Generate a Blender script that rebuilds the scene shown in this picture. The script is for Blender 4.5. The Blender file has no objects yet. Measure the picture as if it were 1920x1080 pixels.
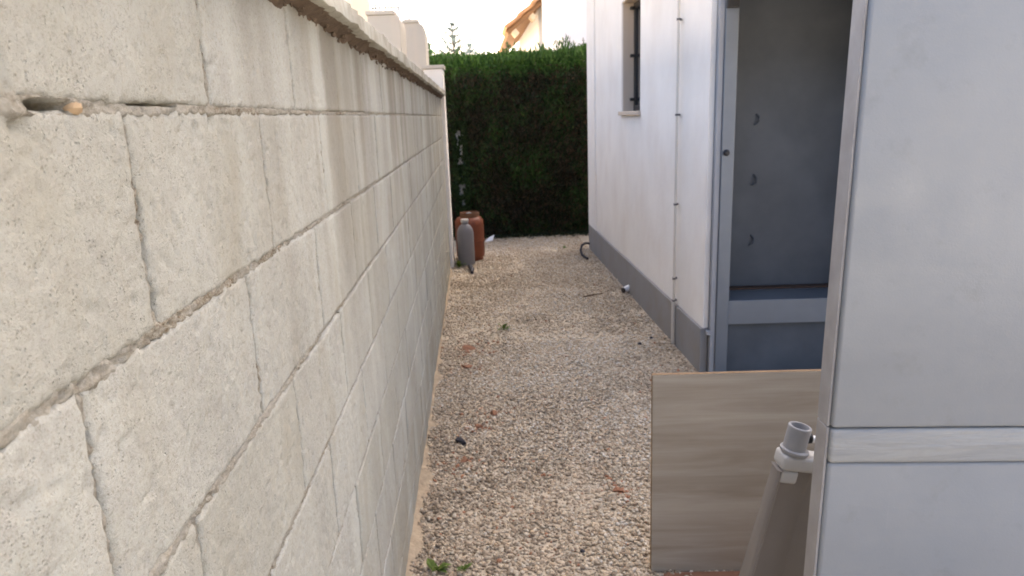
import bpy, bmesh, math, random
import numpy as np
from mathutils import Vector, Matrix, Euler
random.seed(7)
rng = np.random.default_rng(11)
R = math.radians
S = bpy.context.scene
COL = S.collection

# ------------------------------------------------------------------ camera
F_PX, PITCH, ROLL, YAW, CAMZ = 1340.12, 0.23729, -0.03742, 0.04456, 1.5
cy, sy, cp, sp, cr, sr = math.cos(YAW), math.sin(YAW), math.cos(PITCH), math.sin(PITCH), math.cos(ROLL), math.sin(ROLL)
fw = Vector((sy*cp, cy*cp, -sp)); rt = Vector((cy, -sy, 0)); up = rt.cross(fw)
r2 = cr*rt + sr*up; u2 = -sr*rt + cr*up
cam_d = bpy.data.cameras.new('camera'); cam = bpy.data.objects.new('camera', cam_d); COL.objects.link(cam)
m = Matrix((r2, u2, -fw)).transposed().to_4x4(); m.translation = Vector((0, 0, CAMZ)); cam.matrix_world = m
cam_d.sensor_width = 36; cam_d.lens = 36*F_PX/1920; cam_d.clip_start = .02; cam_d.clip_end = 2000
cam_d.dof.use_dof = True; cam_d.dof.focus_distance = 0.95; cam_d.dof.aperture_fstop = 14.0
S.camera = cam

# ------------------------------------------------------------------ sky, sun, exposure
SUN_AZ, SUN_EL = R(30), R(40)
W = bpy.data.worlds.new('World'); S.world = W; W.use_nodes = True
nt = W.node_tree
sky = nt.nodes.new('ShaderNodeTexSky'); sky.sky_type = 'NISHITA'; sky.sun_disc = False
sky.sun_elevation = SUN_EL; sky.sun_rotation = SUN_AZ
sky.air_density = 0.62; sky.dust_density = 8.0; sky.ozone_density = 0.0
nt.nodes['Background'].inputs['Strength'].default_value = 0.15
nt.links.new(sky.outputs[0], nt.nodes['Background'].inputs['Color'])
sd = bpy.data.lights.new('sun', 'SUN'); so = bpy.data.objects.new('sun', sd); COL.objects.link(so)
sd.energy = 5.0; sd.angle = R(2.0); sd.color = (1, .97, .93)
so.rotation_euler = Vector((math.sin(SUN_AZ)*math.cos(SUN_EL), math.cos(SUN_AZ)*math.cos(SUN_EL), math.sin(SUN_EL))).to_track_quat('Z', 'Y').to_euler()
so.location = (6, 3, 9)
S.view_settings.view_transform = 'Standard'; S.view_settings.look = 'None'
S.view_settings.exposure = 2.65; S.view_settings.gamma = 1.0
S.render.filter_size = 1.75
try: S.cycles.filter_width = 1.75
except Exception: pass

# ------------------------------------------------------------------ noise
def _h(i, j, k, s):
    n = (i*374761393 + j*668265263 + k*2147483647 + s*1274126177) & 0xffffffff
    n = ((n ^ (n >> 13))*1274126177) & 0xffffffff
    return ((n ^ (n >> 16)) & 0xffff)/65535.0
def vn(x, y, z=0., s=0):
    x, y, z = np.broadcast_arrays(np.asarray(x, float), np.asarray(y, float), np.asarray(z, float))
    xi, yi, zi = (np.floor(a).astype(np.int64) for a in (x, y, z))
    fx, fy, fz = x-xi, y-yi, z-zi
    fx, fy, fz = (a*a*(3-2*a) for a in (fx, fy, fz))
    r = 0
    for a in (0, 1):
        for b in (0, 1):
            for c in (0, 1):
                w = (fx if a else 1-fx)*(fy if b else 1-fy)*(fz if c else 1-fz)
                r = r + w*_h(xi+a, yi+b, zi+c, s)
    return r*2-1
def fbm(x, y, z=0., s=0, o=3):
    t, a, f = 0, 1, 1
    for i in range(o):
        t = t + a*vn(np.asarray(x)*f, np.asarray(y)*f, np.asarray(z)*f, s+i*17); a *= .5; f *= 2.1
    return t

# ------------------------------------------------------------------ node materials
class NT:
    def __init__(s, name, rough=.8, spec=.3, metal=0.):
        s.m = bpy.data.materials.new(name); s.m.use_nodes = True; s.t = s.m.node_tree
        s.b = s.t.nodes['Principled BSDF']
        s.b.inputs['Roughness'].default_value = rough; s.b.inputs['Metallic'].default_value = metal
        s.b.inputs['Specular IOR Level'].default_value = spec
    def n(s, typ, **k):
        nd = s.t.nodes.new(typ)
        for a, v in k.items(): setattr(nd, a, v)
        return nd
    def l(s, a, b): s.t.links.new(a, b)
    def pos(s, scale=(1, 1, 1), obj=False):
        mp = s.n('ShaderNodeMapping'); mp.inputs['Scale'].default_value = scale
        if obj: s.l(s.n('ShaderNodeTexCoord').outputs['Object'], mp.inputs['Vector'])
        else: s.l(s.n('ShaderNodeNewGeometry').outputs['Position'], mp.inputs['Vector'])
        return mp.outputs[0]
    def noise(s, v, scale, detail=4, rough=.55, dist=0.):
        nd = s.n('ShaderNodeTexNoise'); nd.inputs['Scale'].default_value = scale; nd.inputs['Detail'].default_value = detail
        nd.inputs['Roughness'].default_value = rough; nd.inputs['Distortion'].default_value = dist
        s.l(v, nd.inputs['Vector']); return nd.outputs['Fac']
    def vor(s, v, scale, feat='F1'):
        nd = s.n('ShaderNodeTexVoronoi', feature=feat); nd.inputs['Scale'].default_value = scale
        s.l(v, nd.inputs['Vector']); return nd.outputs['Distance']
    def ramp(s, f, stops, inter='LINEAR'):
        nd = s.n('ShaderNodeValToRGB'); e = nd.color_ramp; e.interpolation = inter
        while len(e.elements) < len(stops): e.elements.new(.5)
        for el, (p, c) in zip(e.elements, stops):
            el.position = p; el.color = (c, c, c, 1) if isinstance(c, (int, float)) else (*c, 1)
        s.l(f, nd.inputs['Fac']); return nd.outputs['Color']
    def mix(s, f, a, b, mode='MIX'):
        nd = s.n('ShaderNodeMix', data_type='RGBA', blend_type=mode)
        for sock, v in ((nd.inputs[0], f), (nd.inputs[6], a), (nd.inputs[7], b)):
            if isinstance(v, (int, float)): sock.default_value = v if sock.type == 'VALUE' else (v, v, v, 1)
            elif isinstance(v, tuple): sock.default_value = (*v, 1)
            else: s.l(v, sock)
        return nd.outputs[2]
    def math(s, op, a, b=None):
        nd = s.n('ShaderNodeMath', operation=op)
        for i, v in enumerate((a, b)):
            if v is None: continue
            if isinstance(v, (int, float)): nd.inputs[i].default_value = v
            else: s.l(v, nd.inputs[i])
        return nd.outputs[0]
    def color(s, c):
        if isinstance(c, tuple): s.b.inputs['Base Color'].default_value = (*c, 1)
        else: s.l(c, s.b.inputs['Base Color'])
        return s
    def bump(s, h, dist=.004, strength=1., prev=None):
        nd = s.n('ShaderNodeBump'); nd.inputs['Distance'].default_value = dist; nd.inputs['Strength'].default_value = strength
        s.l(h, nd.inputs['Height'])
        if prev is not None: s.l(prev, nd.inputs['Normal'])
        s.l(nd.outputs[0], s.b.inputs['Normal']); return nd.outputs[0]

M = {}
def simple(name, col, rough=.7, spec=.3, metal=0., var=.25, scale=8., bump=.0, bscale=60., obj=True):
    k = NT(name, rough, spec, metal); v = k.pos(obj=obj)
    n = k.noise(v, scale, 5)
    c = k.mix(n, tuple(x*(1-var) for x in col), tuple(min(1, x*(1+var)) for x in col)); k.color(c)
    if bump: k.bump(k.noise(v, bscale, 4), bump)
    M[name] = k.m; return k

# concrete blocks
k = NT('block_concrete', .93, .15); v = k.pos()
oi = k.n('ShaderNodeObjectInfo').outputs['Random']
big = k.noise(v, 5, 4); mid = k.noise(v, 26, 5, .65); fine = k.noise(v, 230, 4, .75)
c = k.ramp(big, [(.3, (0.325, 0.322, 0.290)), (.55, (0.388, 0.388, 0.352)), (.75, (0.44, 0.446, 0.412))])
c = k.mix(k.ramp(mid, [(.35, 0), (.7, .55)]), c, (0.409, 0.416, 0.363))
c = k.mix(k.ramp(fine, [(.34, .55), (.47, 0)]), c, (0.224, 0.204, 0.155))
c = k.mix(k.ramp(fine, [(.56, 0), (.72, .6)]), c, (0.488, 0.495, 0.439))
c = k.mix(k.math('MULTIPLY', oi, .5), c, (0.304, 0.295, 0.241))
pv = k.pos((1, .8, 1.5))
c = k.mix(k.math('MULTIPLY', k.ramp(k.vor(pv, 120), [(.08, .36), (.22, 0)]), k.ramp(k.noise(v, 28, 4, .7), [(.44, 0), (.58, 1)])), c, (0.139, 0.121, 0.086))
c = k.mix(k.math('MULTIPLY', k.ramp(k.vor(pv, 260), [(.10, .45), (.26, 0)]), k.ramp(k.noise(v, 17, 4, .7), [(.40, 0), (.6, 1)])), c, (0.178, 0.159, 0.115))
# water-run stains under the coping and rising damp: their own streak shapes
st = k.noise(k.pos((1, 3.3, .24)), 1.9, 4, .5, .3)
sep = k.n('ShaderNodeSeparateXYZ'); k.l(k.n('ShaderNodeNewGeometry').outputs['Position'], sep.inputs[0])
hz = k.n('ShaderNodeMapRange'); hz.inputs[1].default_value = .75; hz.inputs[2].default_value = 1.70; k.l(sep.outputs['Z'], hz.inputs[0])
yz = k.n('ShaderNodeMapRange'); yz.inputs[1].default_value = .75; yz.inputs[2].default_value = 1.3; k.l(sep.outputs['Y'], yz.inputs[0])
c = k.mix(k.math('MULTIPLY', k.ramp(k.noise(k.pos((1, 2.6, .2)), 2.6, 3, .5), [(.48, 0), (.70, .6)]), yz.outputs[0]), c, (0.475, 0.478, 0.422))
stm = k.math('MULTIPLY', k.math('MULTIPLY', k.ramp(st, [(.42, 0), (.66, .72)]), hz.outputs[0]), yz.outputs[0])
c = k.mix(stm, c, (0.172, 0.149, 0.109))
# patches of brownish grime near the camera end
c = k.mix(k.ramp(k.noise(k.pos((1, 2.4, 1)), 3.1, 5, .6), [(.52, 0), (.72, .45)]), c, (0.277, 0.253, 0.188))
dm = k.n('ShaderNodeMapRange'); dm.inputs[1].default_value = .55; dm.inputs[2].default_value = 0.; k.l(sep.outputs['Z'], dm.inputs[0])
c = k.mix(k.math('MULTIPLY', k.ramp(k.noise(v, 3.2, 5, .65), [(.38, 0), (.65, .7)]), dm.outputs[0]), c, (0.304, 0.256, 0.178))
k.color(c)
pits = k.ramp(k.vor(v, 230), [(.0, 0), (.32, 1)])
pm = k.ramp(k.noise(v, 45, 3), [(.45, 0), (.58, 1)])
h = k.mix(pm, 1.0, pits)
b1 = k.bump(k.noise(v, 300, 5, .8), .0024)
b2 = k.bump(h, .0026, .7, b1)
k.bump(k.noise(v, 40, 4), .004, .6, b2)
M['block'] = k.m

k = NT('mortar', .96, .1); v = k.pos()
c = k.ramp(k.noise(v, 210, 5, .75), [(.34, (.085, .058, .034)), (.44, (.20, .165, .115)), (.56, (.31, .285, .23)), (.7, (.40, .38, .335))])
c = k.mix(k.ramp(k.noise(v, 12, 4), [(.36, 0), (.58, .72)]), c, (.345, .332, .285)); k.color(c)
b1 = k.bump(k.noise(v, 320, 5, .8), .003); M['mortar'] = k.m

simple('dark_mortar', (.12, .09, .065), .97, .1, 0, .5, 30, .004, 120)  # dark brown mortar for the bed and crumbs under the coping
k = NT('coping_concrete', .9, .2); v = k.pos()
c = k.ramp(k.noise(v, 7, 6, .65), [(.3, (0.238, 0.222, 0.178)), (.5, (0.330, 0.319, 0.264)), (.72, (0.396, 0.395, 0.343))])
c = k.mix(k.ramp(k.noise(k.pos((1, 6, 1)), 5, 4), [(.5, 0), (.7, .5)]), c, (0.178, 0.152, 0.112)); k.color(c)
k.bump(k.noise(v, 110, 5, .7), .003); M['coping'] = k.m

def stucco(name, base, dirt, sc=2.2, dirt_amt=.35, streak=(4, 4, .3)):
    k = NT(name, .9, .2); v = k.pos()
    c = k.mix(k.ramp(k.noise(v, sc, 5, .6), [(.35, 0), (.7, 1)]), base, tuple(x*.93 for x in base))
    c = k.mix(k.ramp(k.noise(k.pos(streak), 2.3, 5, .55), [(.46, 0), (.75, dirt_amt)]), c, dirt)
    k.color(c); b1 = k.bump(k.noise(v, 140, 4, .6), .0018); k.bump(k.noise(v, 9, 3), .006, .5, b1); M[name] = k.m
    return k
stucco('white_render', (.81, .775, .715), (.62, .54, .46), 2.2, .32, (1.4, 1.4, .9))
stucco('cream_render', (.46, .43, .375), (.55, .47, .38))
stucco('far_white', (.82, .82, .84), (.75, .74, .74))
k = stucco('plinth_cement', (.27, .265, .26), (.25, .225, .195), 4., .7, (3, 3, 3))
stucco('pale_stone', (.56, .47, .375), (.45, .36, .27))
stucco('warm_stone', (.62, .50, .38), (.5, .38, .26))
stucco('sunny_cream', (.80, .72, .55), (.7, .6, .45))
simple('galvanised', (.18, .20, .225), .45, .5, .35, .16, 5, .0006, 30)
simple('cabinet_paint', (.085, .095, .108), .55, .35, 0, .35, 5, .003, 5)
simple('pale_strip', (.33, .335, .345), .55, .4, 0, .12, 6)
simple('tan_stone', (.33, .24, .145), .9, .2, 0, .2, 60)
simple('rust', (.085, .055, .04), .9, .2, 0, .4, 25)
simple('black_plastic', (.015, .015, .017), .4, .4)
simple('dark_frame', (.03, .028, .026), .45, .4)
k = NT('window_glass', .08, .6); k.color((.02, .022, .025)); M['glass'] = k.m
# pale painted sheet of the near panel
k = NT('pale_panel_paint', .42, .4); v = k.pos()
c = k.mix(k.ramp(k.noise(v, 3, 5, .6), [(.3, 0), (.7, 1)]), (.198, .212, .226), (.228, .241, .252))
c = k.mix(k.ramp(k.noise(k.pos((1.2, 1.2, 14)), 2.2, 6, .6, .8), [(.5, 0), (.75, .18)]), c, (.25, .256, .25))
c = k.mix(k.ramp(k.noise(v, 11, 6, .7), [(.56, 0), (.7, .3)]), c, (.15, .155, .155))
c = k.mix(k.ramp(k.noise(k.pos((60, 60, 1.6)), 2, 3), [(.7, 0), (.76, .25)]), c, (.29, .30, .305)); k.color(c)
k.l(k.ramp(k.noise(v, 7, 5), [(.35, .3), (.7, .58)]), k.b.inputs['Roughness'])
b1 = k.bump(k.noise(v, 4, 2), .012, .45); k.bump(k.noise(v, 260, 3), .0006, .4, b1); M['panel'] = k.m
k = NT('pale_panel_band', .5, .35); v = k.pos()
c = k.mix(k.ramp(k.noise(k.pos((1, 1, 12)), 3, 6, .65, 1.), [(.35, 0), (.7, 1)]), (.235, .245, .25), (.29, .295, .285))
k.color(k.mix(k.ramp(k.noise(v, 16, 5, .7), [(.56, 0), (.72, .4)]), c, (.19, .185, .175)))
k.bump(k.noise(k.pos((1.5, 1.5, 14)), 3, 4, .55, 1.), .01, .5); M['panel_band'] = k.m
k = NT('pale_panel_edge', .6, .3); v = k.pos()
k.color(k.mix(k.ramp(k.noise(v, 14, 5), [(.35, 0), (.7, 1)]), (.235, .222, .212), (.30, .292, .285))); M['panel_edge'] = k.m
# wood-grain laminate
k = NT('wood_laminate', .5, .35); v = k.pos((.4, .4, 5), True)
g1 = k.noise(v, 3.2, 5, .55, .9); g2 = k.noise(k.pos((1.2, 1.2, 60), True), 4, 4, .6, .6)
c = k.ramp(g1, [(.3, (.28, .236, .18)), (.5, (.355, .308, .244)), (.68, (.42, .374, .306))])
c = k.mix(k.ramp(g2, [(.38, .14), (.6, 0)]), c, (.21, .178, .138)); k.color(c)
k.bump(g2, .0006); M['wood'] = k.m
simple('particle_board_edge', (.23, .155, .09), .9, .15, 0, .3, 40)
simple('grey_plastic', (.25, .25, .255), .5, .4, 0, .1, 10)
simple('light_plastic', (.38, .37, .35), .5, .4, 0, .1, 10)
simple('taupe_plastic', (.20, .178, .157), .6, .3, 0, .18, 6)
simple('white_plastic', (.78, .78, .78), .4, .4, 0, .05, 10)
simple('pvc_beige', (.66, .61, .53), .5, .4, 0, .12, 5)
simple('terracotta', (.25, .125, .075), .95, .15, 0, .35, 22, .003, 80)
simple('bottle_orange', (.15, .038, .013), .5, .4, 0, .3, 9, .002, 25)
simple('bottle_worn', (.13, .062, .03), .7, .3, 0, .3, 14)
simple('canister_grey', (.17, .165, .17), .5, .4, 0, .12, 7)
simple('dark_stone', (.045, .043, .05), .8, .3, 0, .4, 30, .003, 60)
simple('hose', (.028, .027, .035), .6, .3)
simple('twig', (.10, .06, .035), .9, .2)
simple('roof_tile', (.42, .23, .12), .9, .2, 0, .35, 5)
simple('wood_soffit', (.22, .12, .06), .8, .2, 0, .3, 4)
simple('footing', (.36, .285, .195), .97, .1, 0, .5, 30, .004, 90)
simple('soil', (.45, .38, .285), .97, .1, 0, .3, 12, .006, 60, False)
simple('bark', (.09, .06, .04), .95, .1, 0, .4, 12)
def leafmat(name, a, b, sub=.25, brown=None):
    k = NT(name, .65, .25); v = k.pos()
    at = k.n('ShaderNodeAttribute', attribute_name='tint')
    c = k.ramp(at.outputs['Fac'], [(0, brown or a), (.1, a), (1, b)]); k.color(c)
    k.b.inputs['Subsurface Weight'].default_value = 0
    tr = k.n('ShaderNodeBsdfTranslucent'); k.l(c, tr.inputs['Color'])
    ms = k.n('ShaderNodeMixShader'); ms.inputs[0].default_value = sub
    out = k.t.nodes['Material Output']; k.l(k.b.outputs[0], ms.inputs[1]); k.l(tr.outputs[0], ms.inputs[2]); k.l(ms.outputs[0], out.inputs['Surface'])
    M[name] = k.m
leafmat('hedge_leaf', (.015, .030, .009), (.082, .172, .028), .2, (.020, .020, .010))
leafmat('conifer_leaf', (.07, .10, .10), (.12, .155, .15))  # blue-green leaves, paled to paint sky glare and haze into the colour
leafmat('bush_leaf', (.025, .06, .022), (.06, .11, .04))
leafmat('weed_leaf', (.07, .115, .02), (.14, .19, .04))
# gravel: colour per stone
k = NT('gravel_stone', .85, .2)
at = k.n('ShaderNodeAttribute', attribute_name='tint').outputs['Fac']
c = k.ramp(at, [(0, (.20, .155, .105)), (.08, (.29, .225, .155)), (.22, (.39, .31, .215)), (.45, (.49, .41, .295)), (.62, (.54, .475, .37)), (.8, (.49, .37, .24)), (.9, (.60, .56, .48)), (.985, (.57, .525, .44)), (1., (.32, .14, .07))])
k.color(k.mix(k.ramp(k.noise(k.pos(), 190, 4), [(.4, .3), (.6, 0)]), c, (.26, .21, .165))); M['gravel'] = k.m

# ------------------------------------------------------------------ mesh helpers
class MB:
    def __init__(s): s.v = []; s.f = []; s.mi = []
    def add(s, vs, fs, mat=0):
        o = len(s.v); s.v += [tuple(x) for x in vs]; s.f += [tuple(i+o for i in f) for f in fs]; s.mi += [mat]*len(fs); return s
    def box(s, x0, y0, z0, x1, y1, z1, mat=0):
        return s.add([(x0,y0,z0),(x1,y0,z0),(x1,y1,z0),(x0,y1,z0),(x0,y0,z1),(x1,y0,z1),(x1,y1,z1),(x0,y1,z1)],
                     [(3,2,1,0),(4,5,6,7),(0,1,5,4),(1,2,6,5),(2,3,7,6),(3,0,4,7)], mat)
    def prism(s, poly, y0, y1, mat=0):      # polygon in x,z extruded along y
        n = len(poly)
        return s.add([(x, y0, z) for x, z in poly]+[(x, y1, z) for x, z in poly],
                     [tuple(range(n)), tuple(range(2*n-1, n-1, -1))]+[((i+1) % n, i, n+i, n+(i+1) % n) for i in range(n)], mat)
    def tube(s, pts, rad, n=10, cap=True, mat=0):
        pts = [Vector(p) for p in pts]; rs = rad if isinstance(rad, (list, tuple)) else [rad]*len(pts)
        vs, fs = [], []; ref = None
        for i, p in enumerate(pts):
            t = (pts[min(i+1, len(pts)-1)]-pts[max(i-1, 0)]).normalized()
            if ref is None: ref = Vector((0, 0, 1)) if abs(t.z) < .9 else Vector((1, 0, 0))
            a = t.cross(ref).normalized(); b = t.cross(a).normalized(); ref = -b if False else ref
            for j in range(n):
                an = 2*math.pi*j/n; vs.append(p+(a*math.cos(an)+b*math.sin(an))*rs[i])
        for i in range(len(pts)-1):
            for j in range(n): fs.append((i*n+j, i*n+(j+1) % n, (i+1)*n+(j+1) % n, (i+1)*n+j))
        if cap: fs += [tuple(range(n-1, -1, -1)), tuple(range((len(pts)-1)*n, len(pts)*n))]
        return s.add(vs, fs, mat)
    def lathe(s, prof, n=28, c=(0, 0, 0), mat=0):     # profile (r,z) from bottom to top
        vs, fs = [], []
        for r, z in prof:
            for j in range(n):
                a = 2*math.pi*j/n; vs.append((c[0]+r*math.cos(a), c[1]+r*math.sin(a), c[2]+z))
        for i in range(len(prof)-1):
            for j in range(n): fs.append((i*n+j, i*n+(j+1) % n, (i+1)*n+(j+1) % n, (i+1)*n+j))
        fs += [tuple(range(n-1, -1, -1)), tuple(range((len(prof)-1)*n, len(prof)*n))]
        return s.add(vs, fs, mat)
    def build(s, name, mat, parent=None, smooth=False, bevel=0., seg=2):
        me = bpy.data.meshes.new(name); me.from_pydata(s.v, [], s.f)
        mats = mat if isinstance(mat, (list, tuple)) else [mat]
        for x in mats: me.materials.append(M[x])
        if len(mats) > 1: me.polygons.foreach_set('material_index', s.mi)
        bm = bmesh.new(); bm.from_mesh(me)
        if bevel:
            bmesh.ops.bevel(bm, geom=bm.edges[:], offset=bevel, segments=seg, profile=.5, affect='EDGES', clamp_overlap=True)
        bmesh.ops.recalc_face_normals(bm, faces=bm.faces[:])
        bm.to_mesh(me); bm.free()
        if smooth: me.polygons.foreach_set('use_smooth', [True]*len(me.polygons)); me.set_sharp_from_angle(angle=R(38))
        return link(name, me, parent)
def link(name, me, parent=None):
    o = bpy.data.objects.new(name, me); COL.objects.link(o)
    if parent is not None: o.parent = parent
    return o
def tag(o, label=None, cat=None, group=None, kind=None):
    if cat and not kind: kind = 'thing'
    for a, b in (('label', label), ('category', cat), ('group', group), ('kind', kind)):
        if b: o[a] = b
    return o
def empty(name, loc, rz=0., label=None, cat=None, group=None):
    o = bpy.data.objects.new(name, None); COL.objects.link(o); o.location = loc; o.rotation_euler = (0, 0, rz); o.empty_display_size = .1
    return tag(o, label, cat, group)
def npmesh(name, V, F, mat, tint=None, smooth=False):
    """V (n,3), F (m,k) uniform polygons."""
    me = bpy.data.meshes.new(name); V = np.asarray(V, np.float32); F = np.asarray(F, np.int32); kk = F.shape[1]
    me.vertices.add(len(V)); me.vertices.foreach_set('co', V.ravel())
    me.loops.add(F.size); me.loops.foreach_set('vertex_index', F.ravel())
    me.polygons.add(len(F)); me.polygons.foreach_set('loop_start', np.arange(0, F.size, kk, dtype=np.int32))
    me.polygons.foreach_set('loop_total', np.full(len(F), kk, np.int32))
    me.update(calc_edges=True); me.materials.append(M[mat])
    if tint is not None:
        a = me.attributes.new('tint', 'FLOAT', 'POINT'); a.data.foreach_set('value', np.asarray(tint, np.float32))
    if smooth: me.polygons.foreach_set('use_smooth', np.ones(len(F), bool))
    me.validate(); return me

# ================================================================== the setting
D = 0.297                                   # face of the block wall at X = -D
g = MB(); g.add([(-400, -300, 0), (400, -300, 0), (400, 900, 0), (-400, 900, 0)], [(0, 1, 2, 3)])
tag(g.build('ground', 'soil'), kind='structure')
stucco('bounce_paving', (.50, .485, .455), (.40, .38, .34), 3, .5, (1, 1, 1))
g = MB(); g.box(-.29, -9, -.02, 9, -.75, .012); tag(g.build('bounce_sheet', 'bounce_paving'), kind='structure')  # unseen pale sheet added behind the camera to bounce sunlight onto the wall

# gravel: tens of thousands of small angular stones, one mass
t = (1+5**.5)/2
ICO = np.array([(-1,t,0),(1,t,0),(-1,-t,0),(1,-t,0),(0,-1,t),(0,1,t),(0,-1,-t),(0,1,-t),(t,0,-1),(t,0,1),(-t,0,-1),(-t,0,1)])/math.hypot(1, t)
ICF = np.array([(0,11,5),(0,5,1),(0,1,7),(0,7,10),(0,10,11),(1,5,9),(5,11,4),(11,10,2),(10,7,6),(7,1,8),(3,9,4),(3,4,2),(3,2,6),(3,6,8),(3,8,9),(4,9,5),(2,4,11),(6,2,10),(8,6,7),(9,8,1)])
def stones(xy, rmin, rmax, zoff, tint):
    n = len(xy); sc = rmin+(rmax-rmin)*rng.random(n)**2.2
    sh = np.stack([rng.uniform(.75, 1.35, n), rng.uniform(.6, 1.0, n), rng.uniform(.38, .7, n)], -1)*sc[:, None]
    P = ICO[None]*(1+rng.uniform(-.26, .26, (n, 12, 1)))*sh[:, None, :]
    tx, ty, a = rng.normal(0, .35, n), rng.normal(0, .35, n), rng.uniform(0, 6.283, n)
    y, z = P[..., 1].copy(), P[..., 2].copy(); c, s_ = np.cos(tx)[:, None], np.sin(tx)[:, None]; P[..., 1] = y*c-z*s_; P[..., 2] = y*s_+z*c
    x, z = P[..., 0].copy(), P[..., 2].copy(); c, s_ = np.cos(ty)[:, None], np.sin(ty)[:, None]; P[..., 0] = x*c+z*s_; P[..., 2] = -x*s_+z*c
    x, y = P[..., 0].copy(), P[..., 1].copy(); c, s_ = np.cos(a)[:, None], np.sin(a)[:, None]; P[..., 0] = x*c-y*s_; P[..., 1] = x*s_+y*c
    P[..., 0] += xy[:, 0, None]; P[..., 1] += xy[:, 1, None]
    P[..., 2] += (sc*zoff+.004*fbm(xy[:, 0]*5, xy[:, 1]*5, 0, 3)+.003)[:, None]
    F = (ICF[None]+np.arange(n)[:, None, None]*12).reshape(-1, 3)
    return P.reshape(-1, 3), F, np.repeat(tint, 12)
def scatter(n, x0, x1, y0, y1): return np.stack([rng.uniform(x0, x1, n), rng.uniform(y0, y1, n)], -1)
xy = np.concatenate([scatter(52000, -.285, 1.24, 1.6, 4.6), scatter(5000, -.285, 2.6, -.6, 1.6), scatter(6000, 1.24, 2.6, 1.6, 3.8), scatter(34000, -.285, 1.24, 4.6, 9.0)])
tn = np.clip(rng.random(len(xy))*.95+.16*fbm(xy[:, 0]*2.2, xy[:, 1]*2.2, 0, 9)-.10*np.clip((4.2-xy[:, 1])/2, 0, 1)+.10*np.exp(-((xy[:, 0]-.62)/.3)**2), 0, .97)
tn = np.where(rng.random(len(xy)) < .006, 1., tn)
damp = np.clip((-.02-xy[:, 0])*5, 0, 1)*(xy[:, 1] < 5.2)*(vn(xy[:, 0]*4, xy[:, 1]*3, 0, 5) > -.25)     # earthier stones by the wall foot
tn = np.where(rng.random(len(xy)) < damp*.45, tn*.38, tn)
for fx, fy, fn, fr in ((.03, 3.43, 45, .06), (-.05, 3.28, 55, .06), (-.10, 4.53, 120, .09), (-.11, 4.17, 70, .07), (.515, 2.6, 30, .04), (-.11, 2.93, 50, .07), (-.06, 2.5, 30, .1), (.12, 2.25, 25, .1), (.9, 3.9, 40, .12)):
    xy = np.concatenate([xy, rng.normal((fx, fy), fr, (fn, 2))]); tn = np.concatenate([tn, np.full(fn, 1.)])
xy[:, 0] = np.clip(xy[:, 0], -.285, 2.6)
V1, F1, T1 = stones(xy, .0043, .0122, .12, tn)
tag(link('gravel', npmesh('gravel', V1, F1, 'gravel', T1)), 'pale beige gravel covering the narrow side passage', 'gravel', kind='stuff')

# ------------------------------------------------------------------ block wall on the left
CH, BL, JT = .2, .4, .007
Z0 = 1.518; WY0, WY1 = -.9, 7.16
phase = {-1: .859, 0: .646, 1: .510, 2: .662, 3: .455, 4: .655, 5: .47, 6: .68, 7: .49, 8: .66}
wall = empty('block_wall', (-D-.1, 3.1, 0), 0, 'long rough grey concrete block wall with coping on the left', 'wall')
WO = Vector(wall.location)
GOUGE = [(.857, 1.506, .012, .010, .012), (.80, 1.497, .006, .010, .009), (.905, 1.503, .006, .004, .006), (.62, 1.500, .007, .008, .006), (.497, 1.505, .012, .006, .011), (.492, 1.548, .005, .02, .008), (.87, 1.13, .004, .004, .007), (.71, 1.36, .004, .003, .005)]
def block_mesh(y0, y1, z0, z1, ny, nz, seed):
    ys = np.linspace(y0, y1, ny+1); zs = np.linspace(z0, z1, nz+1)
    if ny < 60:                              # keep the worn arris narrow on coarser blocks
        ys = np.concatenate([[y0, y0+.0045], ys[1:-1], [y1-.0045, y1]]); zs = np.concatenate([[z0, z0+.0045], zs[1:-1], [z1-.0045, z1]])
        ny, nz = len(ys)-1, len(zs)-1
    Y, Z = np.meshgrid(ys, zs, indexing='ij')
    e = np.minimum(np.minimum(Y-y0, y1-Y), np.minimum(Z-z0, z1-Z))
    rag = .5+.5*fbm(Y*55, Z*55, 0, seed, 3)
    fall = np.clip(1-e/(.0025+.004*np.clip(rag, 0, 1)), 0, 1)**1.6*(.0012+.0035*np.clip(rag, 0, 1))*np.clip(1.6-.45*Y, .35, 1)
    X = -D-fall+.0012*fbm(Y*16, Z*16, seed*.37, 2, 3)+.0008*vn(Y*140, Z*140, 0, 5)-.0016*np.clip(vn(Y*95, Z*95, 0, 8)-.45, 0, 1)*3
    for gy, gz, a, b, dp in GOUGE:
        q = ((Y-gy)/a)**2+((Z-gz)/b)**2; X = X-dp*np.exp(-q*1.3)*(.7+.3*vn(Y*300, Z*300, 0, 4))
    # ragged outline
    jig = .0024*vn(Y*60, Z*60, 0, seed+3)+.002*vn(Y*160, Z*160, 0, seed+4); Yj = np.where((Y == y0) | (Y == y1), Y+jig, Y); Zj = np.where((Z == z0) | (Z == z1), Z+jig, Z)
    V = np.stack([X, Yj, Z*0+Zj], -1).reshape(-1, 3)
    idx = np.arange((ny+1)*(nz+1)).reshape(ny+1, nz+1)
    F = [np.stack([idx[:-1, :-1], idx[1:, :-1], idx[1:, 1:], idx[:-1, 1:]], -1).reshape(-1, 4)]
    ring = np.concatenate([idx[:, 0], idx[-1, 1:], idx[-2::-1, -1], idx[0, -2:0:-1]])
    B = V[ring].copy(); B[:, 0] = -D-.2; o = len(V); n = len(ring); a = np.arange(n); nx = (a+1) % n
    F.append(np.stack([ring[nx], ring[a], o+a, o+nx], -1))
    V = np.concatenate([V, B]); bq = np.array([[o, o+ny, o+ny+nz, o+2*ny+nz]])[:, ::-1]; F.append(bq)
    return V-np.array(WO)[None], np.concatenate(F)
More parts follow.
